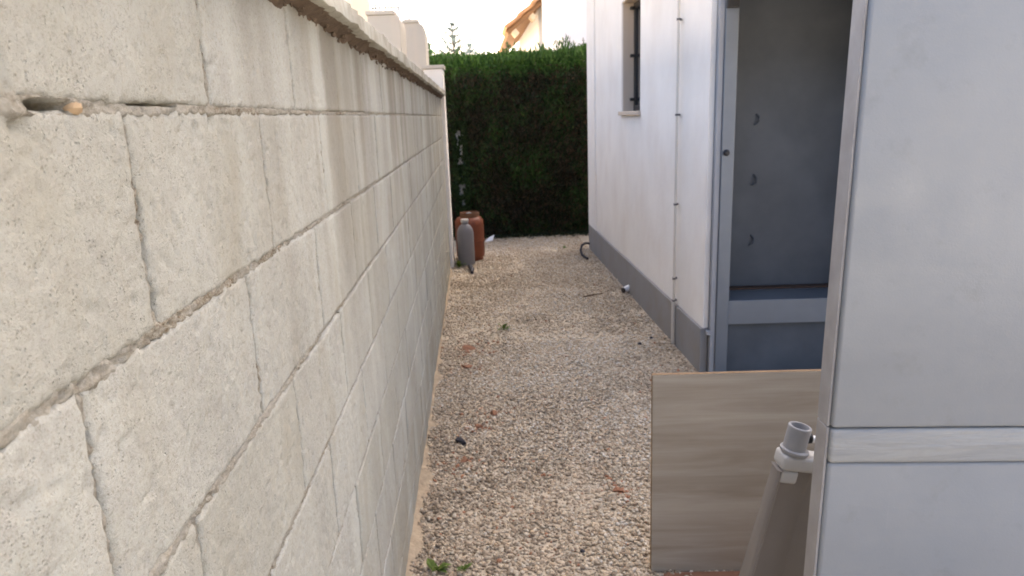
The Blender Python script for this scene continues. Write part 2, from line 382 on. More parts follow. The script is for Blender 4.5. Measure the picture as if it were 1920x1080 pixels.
for kk in range(-1, 9):
    z1 = Z0-CH*kk-JT/2; z0 = z1-CH+JT
    if kk == -1: z1, z0 = 1.698, Z0+JT/2
    z0 = max(z0, -.1)
    if kk == -1: pass
    y = phase[kk]-BL*math.ceil((phase[kk]-WY0)/BL)
    while y < WY1-.02:
        y0, y1 = max(y+JT/2, WY0), min(y+BL-JT/2, WY1)
        near = y1 > .3 and y0 < 2.3 and z1 > .25
        ny, nz = (110, 55) if (near and y0 < 1.3) else ((48, 24) if near else ((20, 10) if y0 < 4.5 else (10, 5)))
        ny = max(3, int(ny*(y1-y0)/.39))
        dx = random.uniform(-.0012, .0012)
        V, F = block_mesh(y0, y1, z0+random.uniform(-.0008, .0008), z1+random.uniform(-.0008, .0008), ny, nz, kk*31+int(y*10)+400)
        V[:, 0] += dx
        o = link('block', npmesh('block', V, F, 'block', smooth=True), wall)
        y += BL
# mortar, one piece of set cement through all joints
MV, MF = [], []; mo = 0
def mortar_strip(c0, c1, half, horizontal):
    global mo
    near = .006 if c0[0] < 2.4 else .02
    L = (c1[0]-c0[0]) if horizontal else (c1[1]-c0[1])
    ts = []; a = 0.
    while a < L:
        ts.append(a); yy = c0[0]+(a if horizontal else 0); a += .004 if (.2 < yy < 2.2) else .016
    ts.append(L); ts = np.array(ts); cs = np.linspace(-half, half, 13)
    Tt, C = np.meshgrid(ts, cs, indexing='ij')
    Y = c0[0]+(Tt if horizontal else C); Z = c0[1]+(C if horizontal else Tt)
    fy = np.clip((Y-.65)/.8, 0, 1)
    nrm = np.abs(C)/half*(1+.75*fy)*(1+.35*vn(Y*30, Z*30, 0, 51))
    rough = fbm(Y*150, Z*150, 0, 21, 3)
    if horizontal:
        X = -D-.0014-.0014*fy+.0026*rough*(1-.35*fy)+.0016*fbm(Y*18, Z*18, 0, 33, 2)-.008*np.clip((nrm-.42)/.58, 0, 2)**1.2
        X = X-.008*np.clip(vn(Y*85, Z*85, 0, 12)-.35, 0, 1)*(1-.5*fy)
    else:
        X = -D-.0032+.0024*rough-.008*np.clip((nrm-.4)/.6, 0, 2)**1.2-.004*np.clip(vn(Y*40, Z*130, 0, 61), 0, 1)*(1-.6*fy)
    if horizontal and abs(c0[1]-Z0) < .01:
        hole = ((Y > .512) & (Y < .561) & (np.abs(Z-Z0+.0005) < .0045)); X = np.where(hole, X-.15, X)
        X = X-.03*np.clip(1-np.abs(Z-(Z0+.0045+.002*vn(Y*40, 0*Y, 0, 3)))/.0026, 0, 1)*((Y > .575) & (Y < .76))*(vn(Y*22, 0*Y, 0, 6) > -.45)
    n, w = Tt.shape; idx = np.arange(n*w).reshape(n, w)+mo
    MV.append(np.stack([X, Y, Z], -1).reshape(-1, 3)); mo += n*w
    MF.append(np.stack([idx[:-1, :-1], idx[1:, :-1], idx[1:, 1:], idx[:-1, 1:]], -1).reshape(-1, 4)[:, ::(1 if horizontal else -1)])
for kk in range(0, 9):
    mortar_strip((WY0, Z0-CH*kk), (WY1, Z0-CH*kk), .0105, True)
for kk in range(-1, 9):
    zt = Z0-CH*kk; y = phase[kk]-BL*math.floor((phase[kk]-WY0)/BL)
    while y < WY1-.02:
        mortar_strip((y, max(zt-CH+.006 if kk >= 0 else Z0+.006, -.08)), (y, (zt-.006) if kk >= 0 else 1.697), .0075, False); y += BL
link('mortar', npmesh('mortar', np.concatenate(MV)-np.array(WO)[None], np.concatenate(MF), 'mortar', smooth=True), wall)
# crumbly mortar squeezed out under the coping
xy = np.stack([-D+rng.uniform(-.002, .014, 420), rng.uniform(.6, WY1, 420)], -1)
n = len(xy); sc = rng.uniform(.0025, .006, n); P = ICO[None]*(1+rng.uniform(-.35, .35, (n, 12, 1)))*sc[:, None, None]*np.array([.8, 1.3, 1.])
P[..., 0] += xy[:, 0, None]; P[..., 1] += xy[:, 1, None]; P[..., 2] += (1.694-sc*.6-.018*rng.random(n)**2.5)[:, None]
cm = link('mortar_crumbs', npmesh('mortar_crumbs', P.reshape(-1, 3)-np.array(WO)[None], (ICF[None]+np.arange(n)[:, None, None]*12).reshape(-1, 3), 'dark_mortar'), wall); cm['kind'] = 'stuff'
# coping: profile with a worn edge, swept along Y
def coping():
    prof = [(-.545, 1.70), (-.256, 1.7005), (-.25, 1.7045), (-.2515, 1.738), (-.258, 1.7445), (-.40, 1.765), (-.545, 1.745)]
    ys = np.linspace(WY0, WY1+.0, 240); V = []
    for y in ys:
        for i, (x, z) in enumerate(prof):
            wv = .0035*float(vn(y*9, i*3.1, 0, 3))+.003*float(vn(y*33, i*5.7, 0, 4)); V.append((x+wv, y, z+wv*.7))
    n = len(prof); F = []
    for j in range(len(ys)-1):
        for i in range(n): F.append((j*n+i, j*n+(i+1) % n, (j+1)*n+(i+1) % n, (j+1)*n+i))
    mb = MB(); mb.add([Vector(v)-WO for v in V], F+[tuple(range(n-1, -1, -1)), tuple(range((len(ys)-1)*n, len(ys)*n))])
    mb.build('coping', 'coping', wall, True)
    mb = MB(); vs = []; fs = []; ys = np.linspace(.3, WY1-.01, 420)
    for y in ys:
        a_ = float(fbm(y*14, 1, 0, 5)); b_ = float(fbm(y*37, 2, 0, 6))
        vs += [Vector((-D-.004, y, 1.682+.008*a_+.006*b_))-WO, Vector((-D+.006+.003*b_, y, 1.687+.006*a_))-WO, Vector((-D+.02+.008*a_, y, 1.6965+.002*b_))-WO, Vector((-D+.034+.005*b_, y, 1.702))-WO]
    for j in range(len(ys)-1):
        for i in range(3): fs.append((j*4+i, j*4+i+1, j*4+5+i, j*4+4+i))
    mb.add(vs, fs); mb.build('mortar_bed', 'dark_mortar', wall, True)
coping()
# sloppy footing ledge at the wall foot
ys = np.linspace(1.2, 7.1, 260); V, F = [], []
for y in ys:
    w = .034+.022*float(fbm(y*6, 0, 0, 2)) - .02*min(1, max(0, (y-3.2)/1.2)); w = max(.012, w)
    h = .006+.010*float(fbm(y*5, 3, 0, 2))
    V += [(-D-.01, y, h+.012), (-D+w*.55, y, h+.002), (-D+w, y, h*.55), (-D+w*1.15, y, -.02)]
for j in range(len(ys)-1):
    for i in range(3): F.append((j*4+i, j*4+i+1, j*4+5+i, j*4+4+i))
mb = MB(); mb.add([Vector(v)-WO for v in V], F); mb.build('footing', 'footing', wall, True)
# small tan stone wedged in the open joint
bm = bmesh.new(); bmesh.ops.create_icosphere(bm, subdivisions=2, radius=.0075)
mb = MB(); mb.add([Vector((-D-.004, .571, 1.517))-WO+Vector((v.co.x, v.co.y*1.05, v.co.z*.8))*(1+.18*float(vn(v.co.x*200, v.co.y*200, v.co.z*200, 3))) for v in bm.verts], [tuple(v.index for v in f.verts) for f in bm.faces]); bm.free(); mb.build('wedged_stone', 'tan_stone', wall, True)

# end pier of the wall
pier = empty('gate_pier', (-.35, 7.3, 0), 0, 'narrow cream rendered pier closing the far end of the block wall', 'pier')
mb = MB(); mb.box(-.10, -.135, -.05, .085, .16, 1.955); mb.build('shaft', 'white_render', pier, bevel=.008)
mb = MB(); mb.box(-.115, -.15, 1.957, .10, .175, 1.99); mb.build('cap', 'cream_render', pier, bevel=.005)

# ------------------------------------------------------------------ house on the right
house = empty('house', (1.25, 5.9, 0), 0, 'white rendered house with grey plinth along the right of the passage', 'house'); HO = Vector(house.location)
HX, HY0, HY1, HT = 1.262, 3.88, 7.95, 5.5
wy0, wy1, wz0, wz1 = 5.50, 6.18, 1.492, 2.36
def hb(*a, mb=None, mat=0):
    x0, y0, z0, x1, y1, z1 = a; mb.box(x0-HO.x, y0-HO.y, z0-HO.z, x1-HO.x, y1-HO.y, z1-HO.z, mat); return mb
mb = MB()
hb(HX, HY0, .27, HX+.03, 4.55, HT, mb=mb); hb(HX, 4.55, .27, HX+.25, wy0, HT, mb=mb); hb(HX, wy1, .27, HX+.25, HY1, HT, mb=mb)
hb(HX, wy0, .27, HX+.25, wy1, wz0, mb=mb); hb(HX, wy0, wz1, HX+.25, wy1, HT, mb=mb)
hb(HX+.25, 4.55, -.05, 9.2, 4.8, HT, mb=mb); hb(HX+.25, HY1-.25, -.05, 9.2, HY1, HT, mb=mb)
hb(9.2, 4.55, -.05, 9.45, HY1, HT, mb=mb)
mb.build('wall', 'white_render', house)
mb = MB(); hb(HX-.016, HY0-.002, -.06, HX+.029, HY1-.002, .268, mb=mb); mb.build('plinth', 'plinth_cement', house, bevel=.004)
mb = MB(); hb(HX-.014, 7.5, .27, HX+.1, HY1+.014, HT-.05, mb=mb); mb.build('corner_pilaster', 'white_render', house, bevel=.006)
mb = MB(); hb(HX-.45, HY0-.4, HT, 9.8, HY1+.4, HT+.12, mb=mb); mb.build('roof', 'roof_tile', house)
win = empty('window', (0, 0, 0)); win.parent = house
mb = MB(); hb(HX+.012, wy1-.006, wz0, HX+.14, wy1+.001, wz1, mb=mb); hb(HX+.012, wy0-.001, wz0, HX+.14, wy0+.006, wz1, mb=mb); hb(HX+.012, wy0+.006, wz1-.006, HX+.14, wy1-.006, wz1+.001, mb=mb)
mb.build('reveal', 'pale_stone', win)
mb = MB(); hb(HX-.03, wy0-.02, wz0-.028, HX+.2, wy1+.02, wz0+.004, mb=mb); mb.build('sill', 'pale_stone', win, bevel=.004)
mb = MB()
for a in ((wy0+.007, wy0+.055, wz0+.005, wz1-.007), (wy1-.055, wy1-.007, wz0+.005, wz1-.007), (wy0+.055, wy1-.055, wz0+.005, wz0+.05), (wy0+.055, wy1-.055, wz1-.052, wz1-.007), (5.82, 5.86, wz0+.05, wz1-.052)):
    hb(HX+.098, a[0], a[2], HX+.135, a[1], a[3], mb=mb)
mb.build('frame', 'dark_frame', win, bevel=.003)
mb = MB(); hb(HX+.112, wy0+.05, wz0+.045, HX+.118, wy1-.05, wz1-.045, mb=mb); mb.build('pane', 'glass', win)
for zz in (1.59, 1.94, 2.31):
    mb = MB(); hb(HX+.06, wy1-.075, zz-.012, HX+.098, wy1-.03, zz+.012, mb=mb); mb.build('hinge', 'dark_frame', win, bevel=.003)

# conduit clipped to the house wall
con = empty('conduit_pipe', (HX-.026, 4.40, 0), 0, 'thin beige conduit pipe clipped upright to the white house wall', 'pipe')
mb = MB(); mb.tube([(0, 0, .012), (0, 0, 1.2), (0, 0, 3.6)], .0085, 12); mb.build('pipe', 'pvc_beige', con, True)
mb = MB(); mb.tube([(-.001, 0, .012), (-.001, 0, .295)], .0125, 12); mb.build('sleeve', 'pvc_beige', con, True)
simple('clip_grey', (.16, .15, .145), .6, .3)
for zz in (.30, .446, .921, 1.465, 2.012, 2.56):
    mb = MB(); mb.tube([(0, 0, zz-.006), (0, 0, zz+.006)], .0115, 12); mb.box(-.004, .008, zz-.006, .022, .028, zz+.006); mb.build('clamp', 'clip_grey', con)

# ------------------------------------------------------------------ grey metal cabinet
SK = R(-4.5)
cab = empty('metal_cabinet', (1.292, 3.84, 0), SK, 'tall open-fronted grey metal cabinet against the end of the white house', 'cabinet')
CH_ = 2.075
mb = MB(); mb.box(.0, 0, 0, .028, .06, CH_); mb.build('corner_strip', 'pale_strip', cab, bevel=.003)
mb = MB(); mb.box(.029, -.012, 0, .098, .05, CH_-.03); mb.build('post', 'galvanised', cab, bevel=.005)
mb = MB(); mb.box(.029, .052, 0, .05, .36, CH_); mb.build('side_panel', 'cabinet_paint', cab)
mb = MB(); mb.box(.92, -.25, 0, .95, .36, CH_); mb.build('side_panel', 'cabinet_paint', cab)  # right side, hidden from view, brought forward to shade the interior
mb = MB(); mb.box(.05, .30, .43, .92, .312, CH_); mb.build('back_panel', 'cabinet_paint', cab)
mb = MB(); mb.box(.099, .035, 0, .92, .045, .30); mb.build('kick_panel', 'cabinet_paint', cab)
mb = MB(); mb.box(.099, .0, .298, .918, .012, .437); mb.box(.099, .012, .425, .918, .2985, .4365); mb.box(.099, .012, .298, .918, .03, .303); mb.build('shelf_rail', 'galvanised', cab, bevel=.002)
mb = MB(); mb.box(.099, .245, .4368, .918, .2985, .4485); mb.build('rust_strip', 'rust', cab)
mb = MB(); mb.box(.03, -.95, CH_+.002, 1.35, .40, CH_+.03); mb.box(.03, -.95, CH_-.17, 1.35, -.935, CH_+.001); mb.build('shade_hood', 'dark_frame', cab)  # lengthened out of view, hanging lip added, to shade the cabinet interior
mb = MB(); mb.box(.03, -.03, CH_-.085, .095, .03, CH_-.028); mb.build('bracket', 'dark_frame', cab, bevel=.006)
for i, (xx, zz) in enumerate(((.300, 1.420), (.298, 1.078), (.296, .722))):
    mb = MB(); mb.tube([(xx, .3, zz+.035), (xx+.012, .285, zz+.02), (xx+.014, .28, zz), (xx+.006, .28, zz-.018), (xx-.01, .284, zz-.026)], .0055, 8); mb.build('hook', 'cabinet_paint', cab, True)
mb = MB(); mb.lathe([(.017, 0), (.017, .012), (.013, .02), (.004, .022)], 16)
kn = mb.build('knob', 'black_plastic', cab, True); kn.location = (.054, -.012, 1.262); kn.rotation_euler = (R(90), 0, 0)
mb = MB(); mb.box(-.02, -.005, .24, .0, .03, .262); mb.build('lug', 'pale_strip', cab)

# ------------------------------------------------------------------ near pale panel
pan = empty('panel_door', (.622, 1.205, 0), SK, 'large pale grey metal-faced panel door standing nearest on the right', 'door')
pan.rotation_euler = (0, R(.9), SK)
PW, PT = .95, .052
def slab(name, z0, z1, inset, bev, mt='panel'):
    mb = MB(); mb.box(.006, inset, z0, PW, PT, z1); mb.build(name, mt, pan, bevel=bev, seg=3, smooth=True)
slab('upper_panel', .9095, 2.12, .0, .006)
slab('middle_rail', .8372, .907, .0006, .007, 'panel_band')
slab('lower_panel', .0, .8365, .0045, .009)
mb = MB(); mb.box(-.0, .010, .004, .0055, PT+.006, .907); mb.box(0, .010, .9095, .0055, PT+.006, 2.115); mb.build('edge_strip', 'panel_edge', pan, bevel=.0015)
mb = MB(); mb.box(.02, .014, .905, PW-.01, PT-.008, .911); mb.build('core', 'panel_edge', pan)

# ------------------------------------------------------------------ wood-grain board
brd = empty('wood_board', (.521, 2.068, .0), SK, 'pale wood-grain laminate board standing on edge in front of the metal cabinet', 'board')
brd.rotation_euler = (R(-1.0), 0, SK)
mb = MB(); mb.box(0, 0, .0, .82, .018, .694); mb.build('sheet', 'wood', brd, bevel=.0012)
mb = MB(); mb.box(.0, .0008, .6942, .82, .0172, .6952); mb.box(-.0012, .001, .002, -.0002, .017, .694); mb.build('edge_band', 'particle_board_edge', brd)
mb = MB(); mb.box(.62, .0185, .0, .645, .35, .06); mb.box(.62, .0185, .06, .645, .044, .55); mb.build('stand_foot', 'particle_board_edge', brd)
tl = MB(); tl.box(-.3, -.13, 0, .3, .13, .032)
o = tl.build('floor_tile', 'terracotta', None, bevel=.004); o.location = (.845, 1.905, -.023); o.rotation_euler = (0, 0, SK)
tag(o, 'flat red terracotta tile on the gravel at the foot of the wood-grain board', 'tile')

# ------------------------------------------------------------------ leaning grey leg with a hollow tube end
leg = empty('folding_leg', (.632, 1.60, 0), 0, 'tapered taupe plastic leg with hollow grey tube end leaning behind the pale panel', 'leg')
A, B = Vector((.002, .02, .012)), Vector((.155, 0, .785)); ax = (B-A).normalized(); lx = (Vector((1, 0, 0))-ax*ax.x).normalized(); q = Matrix((lx, ax.cross(lx), ax)).transposed()
LL = (B-A).length
def place(o): o.matrix_parent_inverse = Matrix(); o.location = A; o.rotation_euler = q.to_euler(); return o
mb = MB()                                   # U-channel, wider below
n = 14
def chan(z, w, d):
    pts = []
    for i in range(n+1):
        a = math.pi*(1-i/n); pts.append((-.03+ (1-math.cos(math.pi*i/n))*w/2, -math.sin(math.pi*i/n)*d*0+0, z))
    return pts
vs, fs = [], []
levels = [(0, .100, .06), (.2, .096, .055), (.42, .09, .048), (.612, .086, .042)]
prof = lambda w, d: [(-w*.45, -d*.5), (-w*.36, -d*.62), (-w*.27, -d*.42), (-w*.2, -d*.02), (w*.7, d*.12), (w*1.05, -d*.4), (w*1.16, -d*.5), (w*1.2, d*.5), (-w*.42, d*.5)]
np_ = 9
for z, w, d in levels: vs += [(x, y, z) for x, y in prof(w, d)]
for i in range(len(levels)-1):
    for j in range(np_): fs.append((i*np_+j, i*np_+(j+1) % np_, (i+1)*np_+(j+1) % np_, (i+1)*np_+j))
fs += [tuple(range(np_)), tuple(range(4*np_-1, 3*np_-1, -1))]
mb.add(vs, fs); place(mb.build('channel', 'taupe_plastic', leg, bevel=.003, smooth=True))
mb = MB(); mb.box(-.034, -.03, .615, .075, .03, .655); mb.box(-.030, -.026, .578, .016, .026, .6148); place(mb.build('bracket', 'light_plastic', leg, bevel=.009, seg=3, smooth=True))
mb = MB(); mb.lathe([(.033, .656), (.035, .659), (.035, .665), (.031, .668)], 24); place(mb.build('flange', 'grey_plastic', leg, True))
mb = MB(); vs, fs = [], []; nn = 24
for r, z in ((.028, .668), (.028, .726), (.0265, .7275), (.0225, .7275), (.0215, .726), (.0215, .678)):
    vs += [(r*math.cos(2*math.pi*j/nn)-.002, r*math.sin(2*math.pi*j/nn), z) for j in range(nn)]
for i in range(5):
    for j in range(nn): fs.append((i*nn+j, i*nn+(j+1) % nn, (i+1)*nn+(j+1) % nn, (i+1)*nn+j))
fs.append(tuple(range(5*nn, 6*nn))); mb.add(vs, fs); place(mb.build('tube_end', 'grey_plastic', leg, True))
mb = MB(); mb.tube([(.024, -.004, .700), (.0305, -.004, .700)], .0135, 14); place(mb.build('washer', 'black_plastic', leg, True))
mb = MB(); mb.tube([(.030, -.006, .700), (.09, -.01, .700)], .009, 12); place(mb.build('bolt', 'white_plastic', leg, True))

# ------------------------------------------------------------------ gas bottle and canister at the far left
bt = empty('gas_bottle', (-.092, 7.60, 0), 0, 'worn orange steel gas bottle standing on gravel by the hedge', 'gas bottle')
mb = MB(); mb.lathe([(.125, .0), (.135, .004), (.135, .03), (.150, .045), (.153, .08), (.153, .385), (.148, .425), (.130, .455), (.09, .472), (.03, .476)], 36); mb.build('body', 'bottle_orange', bt, True)
mb = MB(); mb.lathe([(.1535, .205), (.1560, .209), (.1560, .216), (.1535, .220)], 36); mb.build('weld_seam', 'bottle_orange', bt, True)
mb = MB(); vs = []; fs = []
nn = 30
for i in range(nn+1):                       # collar open at the back
    a = R(-60)+R(300)*i/nn; 
    for r, z in ((.100, .45), (.106, .45), (.111, .505), (.107, .512), (.102, .505)): vs.append((r*math.sin(a), -r*math.cos(a), z))
for i in range(nn):
    for j in range(5): fs.append((i*5+j, i*5+(j+1) % 5, i*5+5+(j+1) % 5, i*5+5+j))
mb.add(vs, fs); mb.build('collar', 'bottle_worn', bt, True)
mb = MB(); mb.lathe([(.02, .474), (.02, .49), (.03, .492), (.03, .506), (.012, .51)], 16); mb.build('valve', 'galvanised', bt, True)
cn = empty('canister', (-.135, 7.33, 0), 0, 'slim grey canister with narrow neck in front of the orange gas bottle', 'canister')
mb = MB(); mb.lathe([(.075, 0), (.083, .006), (.086, .02), (.086, .33), (.078, .375), (.056, .41), (.036, .425), (.034, .445)], 28); mb.build('body', 'canister_grey', cn, True)
mb = MB(); mb.lathe([(.039, .4455), (.041, .449), (.041, .474), (.037, .479)], 20); mb.build('cap', 'light_plastic', cn, True)
mb = MB(); mb.lathe([(.0862, .12), (.0875, .124), (.0875, .135), (.0862, .139)], 28); mb.build('rib', 'canister_grey', cn, True)

# ------------------------------------------------------------------ leaves
def leaf_quads(P, N, size, asp, tint, jit=.9):
    """P centres, N main directions (spray axis)."""
    n = len(P); N = N/np.linalg.norm(N, axis=1, keepdims=True)
    rv = rng.normal(size=(n, 3)); sd_ = np.cross(N, rv); sd_ /= np.linalg.norm(sd_, axis=1, keepdims=True)
    L = (size*rng.uniform(.6, 1.35, n))[:, None]; w = L*asp
    a = P-N*L*.5; b = P+sd_*w*.5+N*L*.05; c = P+N*L*.5; d = P-sd_*w*.5+N*L*.05
    V = np.stack([a, b, c, d], 1).reshape(-1, 3); F = np.arange(4*n).reshape(n, 4)
    return V, F, np.repeat(np.clip(tint, 0, 1), 4)
hedge = empty('hedge', (.6, 9.5, 0), 0, 'tall dense clipped dark green conifer hedge closing the end of the passage', 'hedge'); HG = np.array([.6, 9.5, 0])
HYF, HZ = 8.92, 2.13
def hedge_foliage():
    Vs, Fs, Ts = [], [], []; off = 0
    def put(P, N, s, asp, tn):
        nonlocal off
        V, F, T = leaf_quads(P, N, s, asp, tn); Vs.append(V-HG); Fs.append(F+off); Ts.append(T); off += len(V)
    n = 46000                                # front face, a lumpy shell
    x = rng.uniform(-1.6, 2.6, n); z = HZ*rng.random(n)
    lump = .045*fbm(x*3.2, z*3.2, 0, 1, 3)+.035*fbm(x*8, z*6, 0, 14, 2)
    dep = rng.exponential(.05, n)
    clear = np.zeros(n, bool)
    GAPS = ((-.178, .045, 1.27, 1.35), (-.20, .018, 1.16, 1.27), (-.165, .026, 1.04, 1.17), (-.17, .042, .92, .97), (-.185, .02, .97, 1.02), (-.16, .03, .77, .795), (-.185, .028, .55, .69), (-.155, .03, .64, .69), (-.17, .032, .42, .50))
    for gx, gw, ga, gb in GAPS:
        clear |= (np.abs(x-gx) < gw*(1+.5*vn(z*40, x*20, 0, 7))) & (z > ga) & (z < gb)
    clear &= vn(x*45, z*45, 0, 72) > -.5
    keep = ~clear
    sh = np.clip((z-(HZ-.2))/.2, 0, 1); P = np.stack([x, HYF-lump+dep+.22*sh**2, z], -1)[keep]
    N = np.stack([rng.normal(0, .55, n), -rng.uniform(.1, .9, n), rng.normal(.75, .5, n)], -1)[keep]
    put(P, N, .055, .34, (.06+.26*rng.random(n)+.16*fbm(x*4, z*4, 0, 8)+.7*sh-.5*np.clip(fbm(x*2.6, z*2.6, 0, 19)-.45+.3*(z < .5), 0, 1))[keep]-.06)  # shoulder leaves tinted paler, painting skylight into the colour
    q = 5200; xq = rng.uniform(-.27, -.08, q); zq = rng.uniform(.3, 1.45, q); cq = np.zeros(q, bool)      # denser growth round the hidden white backing
    for gx, gw, ga, gb in GAPS: cq |= (np.abs(xq-gx) < gw*(.8+.4*vn(zq*40, xq*20, 0, 7))) & (zq > ga) & (zq < gb)
    kq = ~cq
    put(np.stack([xq, HYF+rng.uniform(0, .09, q), zq], -1)[kq], np.stack([rng.normal(0, .55, q), -rng.uniform(.1, .9, q), rng.normal(.5, .5, q)], -1)[kq], .04, .4, (.05+.2*rng.random(q))[kq])
    n = 26000                                # top, leaf tint raised to paint in skylight
    x = rng.uniform(-1.6, 2.6, n); y = rng.uniform(HYF+.12, HYF+1.0, n)
    z = HZ+.02+.025*fbm(x*2.2, 0*x, 0, 44)+.06*np.clip((y-HYF-.15)/.4, 0, 1)+.03*fbm(x*4, y*4, 0, 5)+rng.normal(0, .03, n)-.10*np.clip(HYF+.26-y, 0, .14)/.14
    N = np.stack([rng.normal(0, .45, n), rng.normal(-.1, .45, n), rng.uniform(.3, 1, n)], -1)
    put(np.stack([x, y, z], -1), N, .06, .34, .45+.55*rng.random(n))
    n = 1500                                  # loose shoots standing up, mostly to the right
    x = np.concatenate([rng.uniform(.35, 1.5, 1000), rng.uniform(-.3, 1.6, 500)]); y = rng.uniform(HYF+.05, HYF+.6, n)
    cl = np.clip(vn(x*9, y*2, 0, 15)+.35, 0, 1.3); h = rng.random(n)*.24*cl
    put(np.stack([x, y, HZ+.03+h], -1), np.stack([rng.normal(0, .25, n), rng.normal(0, .25, n), np.ones(n)], -1), .085, .16, .3+.5*rng.random(n))
    n = 1600; x = rng.uniform(-.3, 1.6, n); y = HYF-.02-rng.exponential(.05, n)+.03*fbm(x*6, 0*x, 0, 3)
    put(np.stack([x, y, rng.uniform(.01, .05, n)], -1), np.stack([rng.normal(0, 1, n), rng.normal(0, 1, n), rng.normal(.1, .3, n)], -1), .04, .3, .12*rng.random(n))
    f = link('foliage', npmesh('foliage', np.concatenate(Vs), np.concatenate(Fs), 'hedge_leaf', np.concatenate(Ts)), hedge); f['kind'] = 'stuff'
hedge_foliage()
mb = MB(); rows = []                          # dense inner twig mass
for i in range(45):
    for j in range(23):
        x, z = -1.62+4.24*i/44, (HZ-.05)*j/22
        rows.append((x-HG[0], HYF+.17+.06*float(fbm(x*5, z*5, 0, 2))-HG[1], z))
k0 = len(rows); F = [(i*23+j, i*23+23+j, i*23+24+j, i*23+j+1) for i in range(44) for j in range(22)]
gap = [f for f in F if not (-.26 < rows[f[0]][0]+HG[0] < -.10 and .45 < rows[f[0]][2] < 1.4)]
mb.add(rows, gap); mb.box(-1.62-HG[0], HYF+.3-HG[1], 0, 2.6-HG[0], HYF+.95-HG[1], HZ-.06); mb.build('inner_growth', 'bark', hedge)
for i in range(10):
    x = -1.4+i*.42; mb = MB(); mb.tube([(x-HG[0], HYF+.24-HG[1], 0), (x-HG[0]+.01, HYF+.25-HG[1], .8), (x-HG[0]-.01, HYF+.26-HG[1], 1.7)], [.03, .022, .012], 8); mb.build('stem', 'bark', hedge, True)
# white backing added behind the hedge gaps, standing in for bright background
hp = MB(); hp.box(-.055, -.012, 0, .055, .012, 1.36); hp.box(-.06, -.016, 1.361, .06, .016, 1.38)
o = hp.build('gap_backing', 'white_plastic', None, True); o.location = (-.172, HYF+.135, 0); tag(o, 'added white backing standing in for daylight through the left hedge gaps', 'post')

# weeds
def weed(loc, s, nl, label, group='weeds in the gravel'):
    w = empty('weed', loc, 0, label, 'weed', group)
    for i in range(nl):
        a = random.uniform(0, 6.28); e = random.uniform(.35, 1.2); L = s*random.uniform(.6, 1.2); d = Vector((math.cos(a)*math.cos(e), math.sin(a)*math.cos(e), math.sin(e)))
        sdv = Vector((-math.sin(a), math.cos(a), 0))*L*.19; p0 = Vector((random.uniform(-.15, .15)*s, random.uniform(-.15, .15)*s, 0)); mid_ = p0+d*L*.55; tip = p0+d*L-Vector((0, 0, L*.25))
        mb = MB(); mb.add([p0, mid_+sdv, tip, mid_-sdv, mid_-Vector((0, 0, L*.06))], [(0, 1, 4), (1, 2, 4), (2, 3, 4), (3, 0, 4)])
        ob = mb.build('leaf', 'weed_leaf', w); at_ = ob.data.attributes.new('tint', 'FLOAT', 'POINT'); at_.data.foreach_set('value', [random.random()]*5)
weed((.15, 4.90, .008), .085, 9, 'small yellow-green weed in the middle of the gravel')
weed((-.205, 7.20, .008), .10, 11, 'bright green weed at the foot of the grey canister')
weed((-.20, 2.14, .01), .06, 12, 'low green weed at the wall foot nearest the camera')
weed((-.10, 2.13, .01), .035, 7, 'tiny green weed just right of the nearest wall-foot weed')
weed((.97, 7.95, .006), .06, 7, 'small green tuft in the gravel before the right of the hedge')

# broken bits lying on the gravel
def rock(name, loc, size, mat, label, cat, group, seed):
    bm = bmesh.new(); bmesh.ops.create_icosphere(bm, subdivisions=2, radius=1.25); rr = random.Random(seed)
    pl = [(Vector((rr.gauss(0, 1), rr.gauss(0, 1), rr.gauss(0, 1))).normalized(), rr.uniform(.45, .8)) for _ in range(14)]
    for v in bm.verts:
        for nrm, dd in pl:
            q_ = v.co.dot(nrm)
            if q_ > dd: v.co -= nrm*(q_-dd)
        v.co = Vector((v.co.x*size[0], v.co.y*size[1], v.co.z*size[2]))
    me = bpy.data.meshes.new(name); bm.to_mesh(me); bm.free(); me.materials.append(M[mat])
    o = link(name, me); o.location = loc; o.rotation_euler = (rr.uniform(-.2, .2), rr.uniform(-.2, .2), rr.uniform(0, 3)); tag(o, label, cat, group)
rock('dark_stone', (-.135, 3.12, .014), (.036, .026, .018), 'dark_stone', 'blackish stone on the gravel near the wall foot', 'stone', None, 1)
BG = 'brick fragments on the gravel'
rock('brick_fragment', (.032, 3.43, .008), (.044, .028, .016), 'terracotta', 'dark red brick fragment, rightmost of the two beside the blackish stone', 'brick fragment', BG, 2)
rock('brick_fragment', (-.047, 3.28, .008), (.034, .028, .016), 'terracotta', 'red brick fragment nearest the blackish stone', 'brick fragment', BG, 3)
rock('brick_fragment', (-.097, 4.53, .008), (.062, .05, .015), 'terracotta', 'largest orange-brown brick fragment, farthest up the passage by the wall', 'brick fragment', BG, 4)
rock('brick_fragment', (-.11, 4.17, .008), (.04, .04, .013), 'terracotta', 'orange-brown brick fragment just before the largest one by the wall', 'brick fragment', BG, 8)
rock('brick_fragment', (.515, 2.60, .008), (.034, .024, .014), 'terracotta', 'lone orange brick fragment in the gravel left of the board', 'brick fragment', BG, 5)
rock('brick_fragment', (-.11, 2.93, .008), (.032, .024, .012), 'terracotta', 'small reddish brick fragment just before the blackish stone', 'brick fragment', BG, 6)
rock('dark_stone', (.31, 2.20, .01), (.013, .012, .009), 'dark_stone', 'tiny black pebble on the gravel nearest the camera', 'stone', None, 7)
rock('dark_stone', (1.13, 4.55, .01), (.018, .014, .01), 'dark_stone', 'small dark pebble beside the foot of the conduit pipe', 'stone', None, 9)
rock('dark_stone', (1.02, 4.42, .01), (.018, .014, .01), 'dark_stone', 'small dark pebble left of the foot of the conduit pipe', 'stone', None, 10)
